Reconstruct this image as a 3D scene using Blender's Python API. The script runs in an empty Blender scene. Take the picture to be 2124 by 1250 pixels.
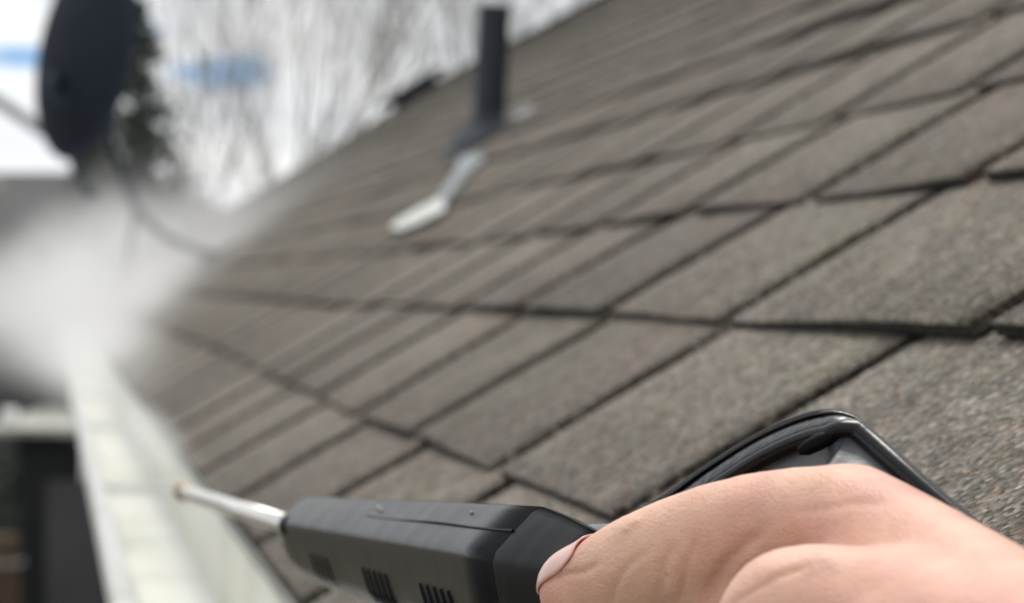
import bpy, bmesh, math, random
from mathutils import Vector, Matrix, noise
from mathutils.bvhtree import BVHTree
rnd = random.Random(7)
D = bpy.data
scn = bpy.context.scene
C = scn.collection

# ------------------------------------------------------------------ camera
W0, H0, FPX = 2124, 1250, 6261.0
YAW, TILT, ROLL, PITCH, HGT = 0.15205, -0.00509, 0.00076, 0.55399, 0.18402
CAMZ = 3.2
def basis():
    f = Vector((math.sin(YAW)*math.cos(TILT), math.cos(YAW)*math.cos(TILT), math.sin(TILT)))
    r = Vector((math.cos(YAW), -math.sin(YAW), 0)); u = r.cross(f)
    c, s = math.cos(ROLL), math.sin(ROLL)
    return r*c+u*s, u*c-r*s, f
RT, UP, FW = basis()
CP = Vector((0, 0, CAMZ))
cam = D.objects.new('camera', D.cameras.new('camera')); C.objects.link(cam)
cam.matrix_world = Matrix(((RT.x, UP.x, -FW.x, CP.x), (RT.y, UP.y, -FW.y, CP.y), (RT.z, UP.z, -FW.z, CP.z), (0, 0, 0, 1)))
cam.data.sensor_width = 36; cam.data.lens = FPX/W0*36
cam.data.clip_start = .02; cam.data.clip_end = 2000
cam.data.dof.use_dof = True; cam.data.dof.focus_distance = .71
cam.data.dof.aperture_fstop = .1061/.0049
scn.camera = cam

# ------------------------------------------------------------------ world: hazy bright clouds with blue gaps
SUN_EL, SUN_AZ = math.radians(56), math.radians(12)      # azimuth from +Y towards +X
world = D.worlds.new('World'); scn.world = world; world.use_nodes = True
nt = world.node_tree; N = nt.nodes; L = nt.links; N.clear()
out = N.new('ShaderNodeOutputWorld'); bg = N.new('ShaderNodeBackground')
sky = N.new('ShaderNodeTexSky'); sky.sky_type = 'NISHITA'; sky.sun_disc = False
sky.sun_elevation = SUN_EL; sky.sun_rotation = SUN_AZ
bgs = N.new('ShaderNodeBackground'); bgs.inputs['Strength'].default_value = .09
L.new(sky.outputs[0], bgs.inputs['Color'])
tc = N.new('ShaderNodeTexCoord')
def mth(op, a, b=None, c=None):
    n = N.new('ShaderNodeMath'); n.operation = op
    for k, v in enumerate((a, b, c)):
        if v is None: continue
        if isinstance(v, (int, float)): n.inputs[k].default_value = v
        else: L.new(v, n.inputs[k])
    return n.outputs[0]
sx = N.new('ShaderNodeSeparateXYZ'); L.new(tc.outputs['Generated'], sx.inputs[0])
azi = mth('ARCTAN2', sx.outputs[0], sx.outputs[1]); ele = mth('ARCSINE', sx.outputs[2])
cmb = N.new('ShaderNodeCombineXYZ'); L.new(azi, cmb.inputs[0]); L.new(ele, cmb.inputs[1])
nz = N.new('ShaderNodeTexNoise'); nz.inputs['Scale'].default_value = 38; nz.inputs['Detail'].default_value = 4; L.new(cmb.outputs[0], nz.inputs['Vector'])
warp = mth('MULTIPLY', mth('SUBTRACT', nz.outputs['Fac'], .5), 3.2)
gap = None
# blue gaps between the cloud layers: azimuth, elevation, half widths (degrees)
for a0, e0_, wa, we in ((3.2, 4.05, 1.25, .36), (-.9, 4.25, 1.6, .27), (1.6, 4.75, 1.1, .28), (-.2, 5.75, 1.5, .42), (9, 7.5, 3.5, .9), (-9, 6.4, 3.5, .6), (18, 5.5, 4, .7), (-20, 9, 6, 1.4),
                        (5, 14, 7, 1.6), (-30, 22, 12, 4), (35, 18, 12, 3), (70, 30, 20, 7), (-80, 35, 22, 8), (130, 25, 25, 6), (-140, 20, 25, 6), (0, 48, 22, 6)):
    r2 = mth('ADD', mth('POWER', mth('DIVIDE', mth('SUBTRACT', azi, math.radians(a0)), math.radians(wa)), 2), mth('POWER', mth('DIVIDE', mth('SUBTRACT', ele, math.radians(e0_)), math.radians(we)), 2))
    g1 = mth('SUBTRACT', 1.0, mth('ADD', r2, warp)); gap = g1 if gap is None else mth('MAXIMUM', gap, g1)
ramp = N.new('ShaderNodeValToRGB'); ramp.color_ramp.elements[0].position = 0; ramp.color_ramp.elements[1].position = .9
ramp.color_ramp.elements[0].color = (1, 1, 1, 1); ramp.color_ramp.elements[1].color = (.15, .15, .15, 1)
L.new(gap, ramp.inputs['Fac'])
blue = N.new('ShaderNodeMix'); blue.data_type = 'RGBA'; blue.blend_type = 'MULTIPLY'; blue.inputs[0].default_value = 1
L.new(sky.outputs[0], blue.inputs[6]); blue.inputs[7].default_value = (.30, .62, 1.15, 1); L.new(blue.outputs[2], bgs.inputs['Color'])
nz2 = N.new('ShaderNodeTexNoise'); nz2.inputs['Scale'].default_value = 3.4; nz2.inputs['Detail'].default_value = 5
mp2 = N.new('ShaderNodeMapping'); mp2.inputs['Scale'].default_value = (3, 3, 14); L.new(tc.outputs['Generated'], mp2.inputs['Vector']); L.new(mp2.outputs[0], nz2.inputs['Vector'])
cr = N.new('ShaderNodeValToRGB'); cr.color_ramp.elements[0].color = (.86, .89, .93, 1); cr.color_ramp.elements[1].color = (1.0, 1.01, 1.0, 1)
cr.color_ramp.elements[0].position = .35; cr.color_ramp.elements[1].position = .6
L.new(nz2.outputs['Fac'], cr.inputs['Fac'])
L.new(cr.outputs[0], bg.inputs['Color']); bg.inputs['Strength'].default_value = 1.0
mix = N.new('ShaderNodeMixShader'); L.new(ramp.outputs[0], mix.inputs['Fac']); L.new(bgs.outputs[0], mix.inputs[1]); L.new(bg.outputs[0], mix.inputs[2])
L.new(mix.outputs[0], out.inputs['Surface'])

sun = D.objects.new('sun', D.lights.new('sun', 'SUN')); C.objects.link(sun)
sun.data.energy = 2.1; sun.data.angle = math.radians(20); sun.data.color = (1, .95, .88)
sd = Vector((math.sin(SUN_AZ)*math.cos(SUN_EL), math.cos(SUN_AZ)*math.cos(SUN_EL), math.sin(SUN_EL)))
sun.rotation_euler = sd.to_track_quat('Z', 'Y').to_euler(); sun.location = (0, 0, 20)
scn.view_settings.view_transform = 'Standard'; scn.view_settings.look = 'None'
scn.view_settings.exposure = .14; scn.view_settings.gamma = 1; scn.view_settings.use_curve_mapping = False
try:
    scn.cycles.use_denoising = True
    scn.cycles.volume_step_rate = 1.5; scn.cycles.volume_bounces = 6; scn.cycles.max_bounces = 10
    scn.cycles.use_adaptive_sampling = False
except Exception: pass

# ------------------------------------------------------------------ helpers
def px(x, y, d):
    """a point of the place at depth d metres, found from where it is seen"""
    return CP + (FW*FPX + RT*(x-W0/2) - UP*(y-H0/2))*(d/FPX)
BV = Vector((math.cos(PITCH), 0, math.sin(PITCH))); NV = Vector((-math.sin(PITCH), 0, math.cos(PITCH)))
def roofp(t, v, h=0.0):
    return CP - NV*HGT + BV*v + Vector((0, t, 0)) + NV*h
def to_px(p):
    q = p-CP; z = q.dot(FW)
    if z < .05: return None
    return (W0/2+FPX*q.dot(RT)/z, H0/2-FPX*q.dot(UP)/z, z)
def on_roof(x, y, h=0.0):
    d = FW*FPX + RT*(x-W0/2) - UP*(y-H0/2)
    s = (h-HGT)/d.dot(NV); return CP+d*s
def on_z(x, y, z):
    d = FW*FPX + RT*(x-W0/2) - UP*(y-H0/2)
    return CP+d*((z-CAMZ)/d.z)

def empty(name, loc=(0, 0, 0)):
    o = D.objects.new(name, None); o.location = loc; C.objects.link(o); return o
def tag(o, label, cat=None, group=None, kind=None):
    if label: o['label'] = label
    if cat: o['category'] = cat
    if group: o['group'] = group
    if kind: o['kind'] = kind
    return o
def link(name, me, mat, parent=None, smooth=True):
    o = D.objects.new(name, me); C.objects.link(o)
    if mat is not None and not me.materials: me.materials.append(mat)
    if smooth:
        for p in me.polygons: p.use_smooth = True
    if parent is not None:
        o.parent = parent
        # geometry is authored in world space; keep it there
        pw = Matrix.Identity(4); q = parent
        chain = []
        while q is not None: chain.append(q); q = q.parent
        for q in reversed(chain):
            pw = pw @ q.matrix_parent_inverse @ Matrix.LocRotScale(q.location, q.rotation_euler, q.scale)
        o.matrix_parent_inverse = pw.inverted()
    return o
def recentre(o):
    """put the origin of an unparented or parented world-space mesh at its bounding centre"""
    me = o.data
    if not me.vertices: return o
    c = sum((v.co for v in me.vertices), Vector())/len(me.vertices)
    me.transform(Matrix.Translation(-c)); o.location = c
    return o
def bmobj(name, bm, mat, parent=None, smooth=False):
    bmesh.ops.recalc_face_normals(bm, faces=bm.faces)
    me = D.meshes.new(name); bm.to_mesh(me); bm.free()
    return link(name, me, mat, parent, smooth)
def tube(bm, pts, rad, n=10, cap=True):
    pts = [Vector(p) for p in pts]
    if not hasattr(rad, '__len__'): rad = [rad]*len(pts)
    rings = []; a = None
    for i, p in enumerate(pts):
        t = (pts[min(i+1, len(pts)-1)]-pts[max(i-1, 0)]).normalized()
        if a is None:
            a = t.orthogonal().normalized()
        a = (a - t*a.dot(t)).normalized(); b = t.cross(a)
        rings.append([bm.verts.new(p+(a*math.cos(2*math.pi*k/n)+b*math.sin(2*math.pi*k/n))*rad[i]) for k in range(n)])
    for r0, r1 in zip(rings, rings[1:]):
        for k in range(n): bm.faces.new((r0[k], r0[(k+1) % n], r1[(k+1) % n], r1[k]))
    if cap: bm.faces.new(rings[0][::-1]); bm.faces.new(rings[-1])
def box(bm, lo, hi, M=None):
    vs = [Vector((x, y, z)) for x in (lo[0], hi[0]) for y in (lo[1], hi[1]) for z in (lo[2], hi[2])]
    if M: vs = [M @ v for v in vs]
    v = [bm.verts.new(p) for p in vs]
    for f in ((0,1,3,2),(4,6,7,5),(0,4,5,1),(2,3,7,6),(0,2,6,4),(1,5,7,3)): bm.faces.new([v[i] for i in f])
def hexa(bm, p):
    """8 points: bottom 4 then top 4"""
    v = [bm.verts.new(q) for q in p]
    for f in ((3,2,1,0),(4,5,6,7),(0,1,5,4),(1,2,6,5),(2,3,7,6),(3,0,4,7)): bm.faces.new([v[i] for i in f])
def spline(pts, n):
    """Catmull-Rom through Vectors/tuples"""
    P = [Vector(p) for p in pts]; out = []
    for i in range(len(P)-1):
        a, b, c, d = P[max(i-1, 0)], P[i], P[i+1], P[min(i+2, len(P)-1)]
        for k in range(n):
            t = k/n
            out.append(.5*((2*b)+(c-a)*t+(2*a-5*b+4*c-d)*t*t+(3*b-a-3*c+d)*t**3))
    out.append(P[-1]); return out
def lerp_tab(tab, x):
    if x <= tab[0][0]: return tab[0][1]
    for (a, b), (c, d) in zip(tab, tab[1:]):
        if x <= c: return b+(d-b)*(x-a)/(c-a)
    return tab[-1][1]

# ------------------------------------------------------------------ materials
def mat(name, col, rough=.6, spec=.5, metal=0.0):
    m = D.materials.new(name); m.use_nodes = True
    b = m.node_tree.nodes['Principled BSDF']
    b.inputs['Base Color'].default_value = (*col, 1); b.inputs['Roughness'].default_value = rough
    b.inputs['Specular IOR Level'].default_value = spec; b.inputs['Metallic'].default_value = metal
    return m, b
class G:
    def __init__(s, m): s.t = m.node_tree; s.n = s.t.nodes; s.l = s.t.links
    def new(s, k, **kw):
        n = s.n.new(k)
        for a, v in kw.items(): setattr(n, a, v)
        return n
    def coords(s, scale=(1,1,1), kind='Object'):
        t = s.new('ShaderNodeTexCoord'); m = s.new('ShaderNodeMapping'); m.inputs['Scale'].default_value = scale
        s.l.new(t.outputs[kind], m.inputs['Vector']); return m.outputs[0]
    def geo(s, scale=(1,1,1)):
        t = s.new('ShaderNodeNewGeometry'); m = s.new('ShaderNodeMapping'); m.inputs['Scale'].default_value = scale
        s.l.new(t.outputs['Position'], m.inputs['Vector']); return m.outputs[0]
    def noise(s, vec, scale, detail=3, rough=.5):
        n = s.new('ShaderNodeTexNoise'); n.inputs['Scale'].default_value = scale; n.inputs['Detail'].default_value = detail
        n.inputs['Roughness'].default_value = rough
        s.l.new(vec, n.inputs['Vector']); return n.outputs['Fac']
    def ramp(s, fac, stops):
        r = s.new('ShaderNodeValToRGB'); e = r.color_ramp.elements
        while len(e) < len(stops): e.new(.5)
        for q, (p, c) in zip(e, stops): q.position = p; q.color = (*c, 1) if len(c) == 3 else c
        s.l.new(fac, r.inputs['Fac']); return r.outputs['Color']
    def mix(s, a, b, fac, mode='MIX'):
        m = s.new('ShaderNodeMix', data_type='RGBA', blend_type=mode)
        for v, i in ((a, 6), (b, 7), (fac, 0)):
            if isinstance(v, (int, float)): m.inputs[i].default_value = v
            elif isinstance(v, tuple): m.inputs[i].default_value = (*v, 1)
            else: s.l.new(v, m.inputs[i])
        return m.outputs[2]
    def bump(s, h, strength, dist, b, prev=None):
        n = s.new('ShaderNodeBump'); n.inputs['Strength'].default_value = strength; n.inputs['Distance'].default_value = dist
        s.l.new(h, n.inputs['Height'])
        if prev is not None: s.l.new(prev, n.inputs['Normal'])
        s.l.new(n.outputs[0], b.inputs['Normal']); return n.outputs[0]
def grey(v): return (v, v, v)

def granule_mat(name, lo, hi, tint=.12, patch=True):
    m, b = mat(name, grey(.2), .92, .25); g = G(m)
    v = g.geo()
    vo = g.new('ShaderNodeTexVoronoi'); vo.inputs['Scale'].default_value = 500; g.l.new(v, vo.inputs['Vector'])
    sp = g.new('ShaderNodeSeparateColor'); g.l.new(vo.outputs['Color'], sp.inputs[0])
    gran = g.ramp(sp.outputs[0], [(0, tuple(c*.55 for c in lo)), (.2, lo), (.66, hi), (.9, tuple(min(1, c*1.25) for c in hi)), (1, (.36, .34, .31))])
    warm = g.ramp(sp.outputs[1], [(0, (1, 1, 1)), (.80, (1, 1, 1)), (.86, (1.25, .92, .66)), (.95, (1.15, .9, .82)), (1, (.86, .95, 1.08))])
    c = g.mix(gran, warm, 1.0, 'MULTIPLY')
    n1 = g.noise(v, 40, 5, .7); n2 = g.noise(v, 9, 3, .55)
    c = g.mix(c, g.ramp(n1, [(.28, grey(.62)), (.5, grey(1.0)), (.72, grey(1.42))]), 1, 'MULTIPLY')
    c = g.mix(c, g.ramp(n2, [(.3, (1.02, .955, .91)), (.5, (1, 1, 1)), (.7, (.94, .98, .89))]), 1, 'MULTIPLY')
    if patch:
        n3 = g.noise(v, 2.1, 2)
        c = g.mix(c, g.ramp(n3, [(.3, grey(.86)), (.7, grey(1.1))]), 1, 'MULTIPLY')
        # a few dark specks of lichen and bare asphalt
        n4 = g.noise(v, 38, 4, .7)
        c = g.mix(c, (.030, .028, .022), g.ramp(n4, [(.62, grey(0)), (.72, grey(.7))]))
        oi = g.new('ShaderNodeObjectInfo')
        c = g.mix(c, g.ramp(oi.outputs['Random'], [(0, (1-tint, 1-tint, 1-tint*.9)), (.5, (1, .985, .965)), (1, (1+tint, 1+tint*.93, 1+tint*.85))]), 1, 'MULTIPLY')
    g.l.new(c, b.inputs['Base Color'])
    h = g.mix(vo.outputs['Distance'], n1, .25)
    g.bump(h, .8, .0016, b)
    return m
M = {}
M['shingle'] = granule_mat('shingle_granules', (.078, .071, .060), (.160, .147, .126))
M['slot'] = granule_mat('unweathered_shaded_granules', (.042, .037, .030), (.085, .074, .061), patch=False)  # unweathered granules with the shade of the slots put into the colour
def asphalt_edge():
    m, b = mat('asphalt_edge', (.018, .016, .014), .85, .3); g = G(m)
    n = g.noise(g.geo(), 300, 3); g.l.new(g.ramp(n, [(.4, (.008, .008, .007)), (.75, (.06, .055, .048))]), b.inputs['Base Color'])
    g.bump(n, .8, .002, b); return m
M['edge'] = asphalt_edge()
def painted(name, col, stain, s0=.55, s1=.8, sc=14, rough=.45):
    m, b = mat(name, col, rough, .5); g = G(m); v = g.geo()
    n = g.noise(v, sc, 5, .65); f = g.ramp(n, [(s0, grey(0)), (s1, grey(1))])
    n2 = g.noise(v, sc*5, 3); f2 = g.ramp(n2, [(.62, grey(0)), (.8, grey(.5))])
    c = g.mix(col, stain, f); c = g.mix(c, tuple(x*.6 for x in stain), f2)
    g.l.new(c, b.inputs['Base Color']); g.bump(n2, .2, .001, b); return m
M['gutter'] = painted('gutter_white_paint', (.88, .89, .88), (.60, .59, .53), .55, .85, 9)
M['gutter_dirty'] = painted('gutter_dirty_trough', (.80, .80, .70), (.42, .38, .24), .50, .80, 5, .28)
M['fascia'] = painted('fascia_paint', (.55, .56, .54), (.35, .34, .30))
M['white_wall'] = painted('white_siding_paint', (.80, .80, .78), (.66, .65, .62), .5, .8, 1.2)
M['grey_wall'] = painted('grey_siding_paint', (.07, .07, .072), (.045, .045, .045), .4, .8, 1.5, .8)
M['far_roof'] = painted('neighbour_shingles', (.060, .062, .062), (.10, .10, .095), .4, .8, 1.5, .9)
M['charcoal'] = painted('charcoal_paint', (.007, .009, .011), (.012, .013, .013), .4, .8, 2, .9)
M['pale_metal'] = painted('weathered_pale_metal', (.42, .42, .38), (.22, .20, .17), .4, .7, 5, .6)
def plastic(name, col, rough, bumpy=.25, scale=900, scuff=.0, spec=.5):
    m, b = mat(name, col, rough, spec); g = G(m); v = g.geo()
    n = g.noise(v, scale, 2); n2 = g.noise(v, 70, 4)
    base = g.ramp(n2, [(.3, tuple(c*.8 for c in col)), (.7, tuple(c*1.3 for c in col))])
    if scuff:
        n3 = g.noise(v, 210, 5, .7)
        base = g.mix(base, grey(.22), g.ramp(n3, [(.62, grey(0)), (.78, grey(scuff))]))
    g.l.new(base, b.inputs['Base Color'])
    r = g.new('ShaderNodeMapRange'); r.inputs['To Min'].default_value = rough*.8; r.inputs['To Max'].default_value = min(1, rough*1.3)
    g.l.new(n2, r.inputs['Value']); g.l.new(r.outputs[0], b.inputs['Roughness'])
    g.bump(n, bumpy, .0004, b); return m
M['plastic'] = plastic('dark_grey_plastic', (.006, .008, .009), .32, .2, 800, .10, .22)
M['plastic_black'] = plastic('black_plastic', (.003, .004, .005), .5, .12, 700, .0, .07)
M['rubber'] = plastic('black_rubber', (.004, .004, .005), .24, .1, 500, 0, .25)
M['leathery'] = plastic('textured_plastic', (.014, .016, .018), .28, 1.0, 330, .4)
M['panel'] = plastic('smooth_grey_plastic', (.060, .066, .074), .30, .15, 600, .25)
M['steel'] = mat('lance_steel', (.78, .77, .73), .3, .5, .75)[0]
M['brass'] = mat('brass', (.36, .27, .13), .5, .5, 1)[0]
M['pipe'] = mat('black_vent_pipe', (.012, .018, .028), .5, .4)[0]
M['cable'] = mat('grey_cable', (.55, .58, .57), .5)[0]
M['dish'] = painted('dark_dish_metal', (.014, .024, .044), (.02, .03, .05), .4, .8, 6, .75)
M['flash_dull'] = painted('dull_grey_lead', (.24, .27, .29), (.13, .15, .16), .40, .70, 26, .6)
M['flash'] = painted('dull_flashing_metal', (.60, .61, .58), (.26, .26, .23), .46, .72, 26, .5)
def bark_mat(name, a, b_):
    m, b = mat(name, a, .9, .2); g = G(m); n = g.noise(g.geo((1, 1, .25)), 30, 4)
    g.l.new(g.ramp(n, [(.35, a), (.7, b_)]), b.inputs['Base Color']); g.bump(n, .6, .01, b); return m
M['bark'] = bark_mat('bare_bark', (.24, .23, .22), (.40, .38, .36))
M['needle'] = bark_mat('evergreen_foliage', (.035, .045, .038), (.07, .08, .065))
M['ground'] = bark_mat('winter_yard', (.09, .075, .05), (.17, .15, .11))
M['rust'] = bark_mat('rusty_brown', (.07, .045, .03), (.13, .10, .07))
def skin():
    m, b = mat('skin', (.60, .36, .265), .48, .4); g = G(m); v = g.geo()
    n = g.noise(v, 26, 3, .55); n2 = g.noise(v, 85, 4, .6); n3 = g.noise(v, 9, 2)
    c = g.ramp(n, [(.30, (.63, .33, .26)), (.52, (.71, .42, .31)), (.72, (.73, .475, .345))])
    c = g.mix(c, (.56, .22, .19), g.ramp(n3, [(.46, grey(0)), (.70, grey(.5))]))
    c = g.mix(c, g.ramp(n2, [(.35, (.93, .89, .88)), (.65, (1.05, 1.04, 1.02))]), 1, 'MULTIPLY')
    g.l.new(c, b.inputs['Base Color'])
    b.inputs['Subsurface Weight'].default_value = .15; b.inputs['Subsurface Radius'].default_value = (1, .35, .2); b.inputs['Subsurface Scale'].default_value = .004
    vo = g.new('ShaderNodeTexVoronoi'); vo.inputs['Scale'].default_value = 1500; g.l.new(v, vo.inputs['Vector'])
    nb = g.noise(v, 320, 5, .7)
    p = g.bump(vo.outputs['Distance'], .45, .0003, b)
    ln1 = g.noise(g.geo((1, .35, 1.6)), 560, 4, .65)
    p = g.bump(ln1, .35, .0006, b, p)
    g.bump(nb, .40, .0008, b, p)
    fr = g.noise(v, 420, 1); c2 = g.mix(c, (.36, .17, .10), g.ramp(fr, [(.73, grey(0)), (.80, grey(.35))]))
    g.l.new(c2, b.inputs['Base Color'])
    return m
M['skin'] = skin()
M['nail'] = mat('finger_nail', (.70, .44, .375), .28, .5)[0]
M['nail'].node_tree.nodes['Principled BSDF'].inputs['Subsurface Weight'].default_value = .2
M['nail'].node_tree.nodes['Principled BSDF'].inputs['Subsurface Scale'].default_value = .002

# ------------------------------------------------------------------ ground
bm = bmesh.new(); bmesh.ops.create_grid(bm, x_segments=60, y_segments=60, size=400)
for v in bm.verts: v.co.z = .06*noise.noise(v.co*.05) - .05
bm.verts.ensure_lookup_table()
tag(bmobj('ground', bm, M['ground'], smooth=True), 'brown winter yard far below the roof edge', kind='structure')

# ------------------------------------------------------------------ the house with its shingled roof
G5, V0, SP = .127, .00247, .3048
T_END, V_RIDGE = 19.3, 2.665
house = empty('house', (.5, 8, 0)); tag(house, 'house with a weathered brown grey three-tab shingle roof running away from the camera', 'house')
T0 = -.9
NV_ = NV
bm = bmesh.new()
hexa(bm, [roofp(T0, .02, -.02), roofp(T_END, .02, -.02), roofp(T_END, V_RIDGE, -.02), roofp(T0, V_RIDGE, -.02),
          roofp(T0, .02, 0), roofp(T_END, .02, 0), roofp(T_END, V_RIDGE, 0), roofp(T0, V_RIDGE, 0)])
rg = roofp(0, V_RIDGE, 0)
def back(t, s, h=0):   # the other slope of the roof
    return Vector((rg.x+s*math.cos(PITCH)+h*math.sin(PITCH)+.004, t, rg.z-s*math.sin(PITCH)+h*math.cos(PITCH)))
hexa(bm, [back(T0, 0, -.02), back(T_END, 0, -.02), back(T_END, 2.7, -.02), back(T0, 2.7, -.02),
          back(T0, 0), back(T_END, 0), back(T_END, 2.7), back(T0, 2.7)])
roof = bmobj('roof', bm, M['slot'], house)
# course waviness measured along the roof
WAVE = {1: [(1.1, .01), (2, -.01), (2.4, -.01), (3, .02), (4.2, .08), (8, 0)], 2: [(1, .03), (2, .01), (3.3, -.03), (8, 0)],
        3: [(1.3, -.02), (2, -.05), (2.9, -.10), (3.6, -.13), (8, 0)], 4: [(1.6, -.03), (2.2, -.07), (3, -.15), (4, -.17), (9, 0)],
        5: [(2, .08), (2.8, .06), (6, 0)], 6: [(2.5, .07), (3.2, .13), (6, 0)]}
OFF = {0: .107, 1: .159, 2: .167, 3: .114, 4: .160, 5: .204}
def slots(k):
    if k in OFF: return OFF[k]
    return [.05, .16, .11, .2, .13][k % 5] + .03*math.sin(k*2.3)
def edge_v(k, t):
    w = lerp_tab(WAVE[k], t) if k in WAVE else .0
    return V0 + G5*(k + w) + .0016*noise.noise(Vector((t*5.1, k*7.7, 0)))
NC = 21
SLOT = .0280
IRREG = {(2, 3): .99, (1, 2): .60, (1, 1): .30}      # cut tabs of odd length near the eave
def slot_t(k, i): return IRREG.get((k, i), slots(k)+i*SP)
def slot_w(t): return .023 + .020*max(0, min(1, (t-1.15)/.9))   # widened further along so the dark bands show more strongly
tabs = []
for k in range(NC):
    i0 = int(math.floor((T0-slots(k))/SP))
    for i in range(i0, int((T_END-slots(k))/SP)+1):
        sa, sb = slot_t(k, i), slot_t(k, i+1)
        a = max(sa+slot_w(sa)/2, T0); b = min(sb-slot_w(sb)/2, T_END)
        if b-a < .04: continue
        c = to_px(roofp((a+b)/2, G5*(k+.5), .006))
        area = 0
        if c:
            q = [to_px(roofp(tt, G5*(k+vv), .006)) for tt, vv in ((a, 0), (b, 0), (b, 1), (a, 1))]
            if all(q):
                q = [(min(max(s[0], 0), W0), min(max(s[1], 0), H0)) for s in q]
                area = abs(sum(q[j][0]*q[(j+1) % 4][1]-q[(j+1) % 4][0]*q[j][1] for j in range(4)))/2
        tabs.append((area, k, i, a, b))
tabs.sort(key=lambda s: -s[0])
def add_tab(bm, k, i, a, b, r, fine):
    lift = 0
    jv = (.018 if k == 0 else 0) + r.uniform(-.0018, .0018) + [0, .0015, -.001][(i//3+k) % 3]
    n = 8 if fine else 2
    top = min(V_RIDGE, G5*(k+1)+V0+.035)
    th = .0055
    rows = []
    for j in range(n+1):
        t = a+(b-a)*j/n
        rag = (.0012*noise.noise(Vector((t*60, k*3.1, 2))) if fine else 0)
        ve = edge_v(k, t)+jv+rag
        ta = t + (.0016*noise.noise(Vector((k*9.7, i*5.1, 4))) if j in (0, n) else 0)
        wob = .0006*noise.noise(Vector((t*9, k*5.3, 7)))
        h = .0062+.0045*max(0, noise.noise(Vector((t*2.3, k*4.4, 9)))+.30)*(1 if k > 1 else .8)+wob
        mid = ve+(top-ve)*.45
        rows.append([bm.verts.new(roofp(ta, ve, h-th)), bm.verts.new(roofp(ta, ve, h-.0008)), bm.verts.new(roofp(ta, ve+.0009, h)),
                     bm.verts.new(roofp(t, mid, h*.5+.0016)), bm.verts.new(roofp(t, top, .0009)), bm.verts.new(roofp(t, top, .0002))])
    fs = []
    for r0, r1 in zip(rows, rows[1:]):
        for q in range(5):
            f = bm.faces.new((r0[q], r1[q], r1[q+1], r0[q+1])); f.material_index = 1 if q == 0 else 0
            f.smooth = q in (2, 3)
    for row, rev in ((rows[0], False), (rows[-1], True)):
        f = bm.faces.new(row if not rev else row[::-1]); f.material_index = 2
ALLR = random.Random(3)
def shingle_mesh(name, lst, fine):
    bm = bmesh.new()
    for (_, k, i, a, b) in lst: add_tab(bm, k, i, a, b, random.Random(k*1000+i), fine)
    me = D.meshes.new(name); bm.to_mesh(me); bm.free(); me.materials.append(M['shingle']); me.materials.append(M['edge']); me.materials.append(M['slot']); return me
NFINE = 298
for s in tabs[:NFINE]:
    o = link('shingle', shingle_mesh('shingle', [s], True), None, roof, smooth=False); 
    c = roofp((s[3]+s[4])/2, G5*(s[1]+.5)); o.data.transform(Matrix.Translation(-c)); o.location = c
o = link('distant_shingles', shingle_mesh('distant_shingles', tabs[NFINE:], False), None, roof, smooth=False); o['kind'] = 'stuff'
# the ridge caps
for j in range(int((T_END-T0)/.127)):
    pass
bm = bmesh.new()
t = T0
while t < T_END-.14:
    h0, h1 = .016, .008
    a = [roofp(t, V_RIDGE-.13, h0*.8), roofp(t+.135, V_RIDGE-.13, h1*.8), roofp(t+.135, V_RIDGE, h1+.006), roofp(t, V_RIDGE, h0+.006)]
    c_ = [back(t, .13, h0*.8), back(t+.135, .13, h1*.8)]
    v = [bm.verts.new(p) for p in a+c_]
    bm.faces.new((v[0], v[1], v[2], v[3])); bm.faces.new((v[3], v[2], v[5], v[4])); 
    t += .127
o = bmobj('ridge_caps', bm, M['shingle'], house); o['kind'] = 'stuff'
# starter strip + drip edge at the eave
bm = bmesh.new(); box(bm, (0, T0, -.010), (.0015, T_END, -.001), Matrix.Translation(roofp(0, .028, 0))); bmobj('drip_edge', bm, M['grey_wall'], house)
# fascia, soffit and walls
fx = roofp(0, 0).x+.027; ez = roofp(0, 0).z
bm = bmesh.new(); box(bm, (fx, T0, ez-.17), (fx+.02, T_END, ez+.015)); bmobj('fascia', bm, M['fascia'], house)
bm = bmesh.new(); box(bm, (fx+.0205, T0+.01, ez-.165), (fx+.35, T_END-.01, ez-.15)); bmobj('soffit', bm, M['white_wall'], house)
bm = bmesh.new(); box(bm, (fx+.35, T0+.1, 0), (fx+4.2, T_END-.25, ez-.151)); bmobj('wall', bm, M['fascia'], house)
# gable end boards
for tt, nm in ((T0, 0), (T_END-.02, 1)):
    bm = bmesh.new()
    hexa(bm, [roofp(tt, .03, -.14), roofp(tt+.02, .03, -.14), roofp(tt+.02, V_RIDGE, -.14), roofp(tt, V_RIDGE, -.14),
              roofp(tt, .03, -.021), roofp(tt+.02, .03, -.021), roofp(tt+.02, V_RIDGE, -.021), roofp(tt, V_RIDGE, -.021)])
    bmobj('barge_board', bm, M['fascia'], house)

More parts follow.
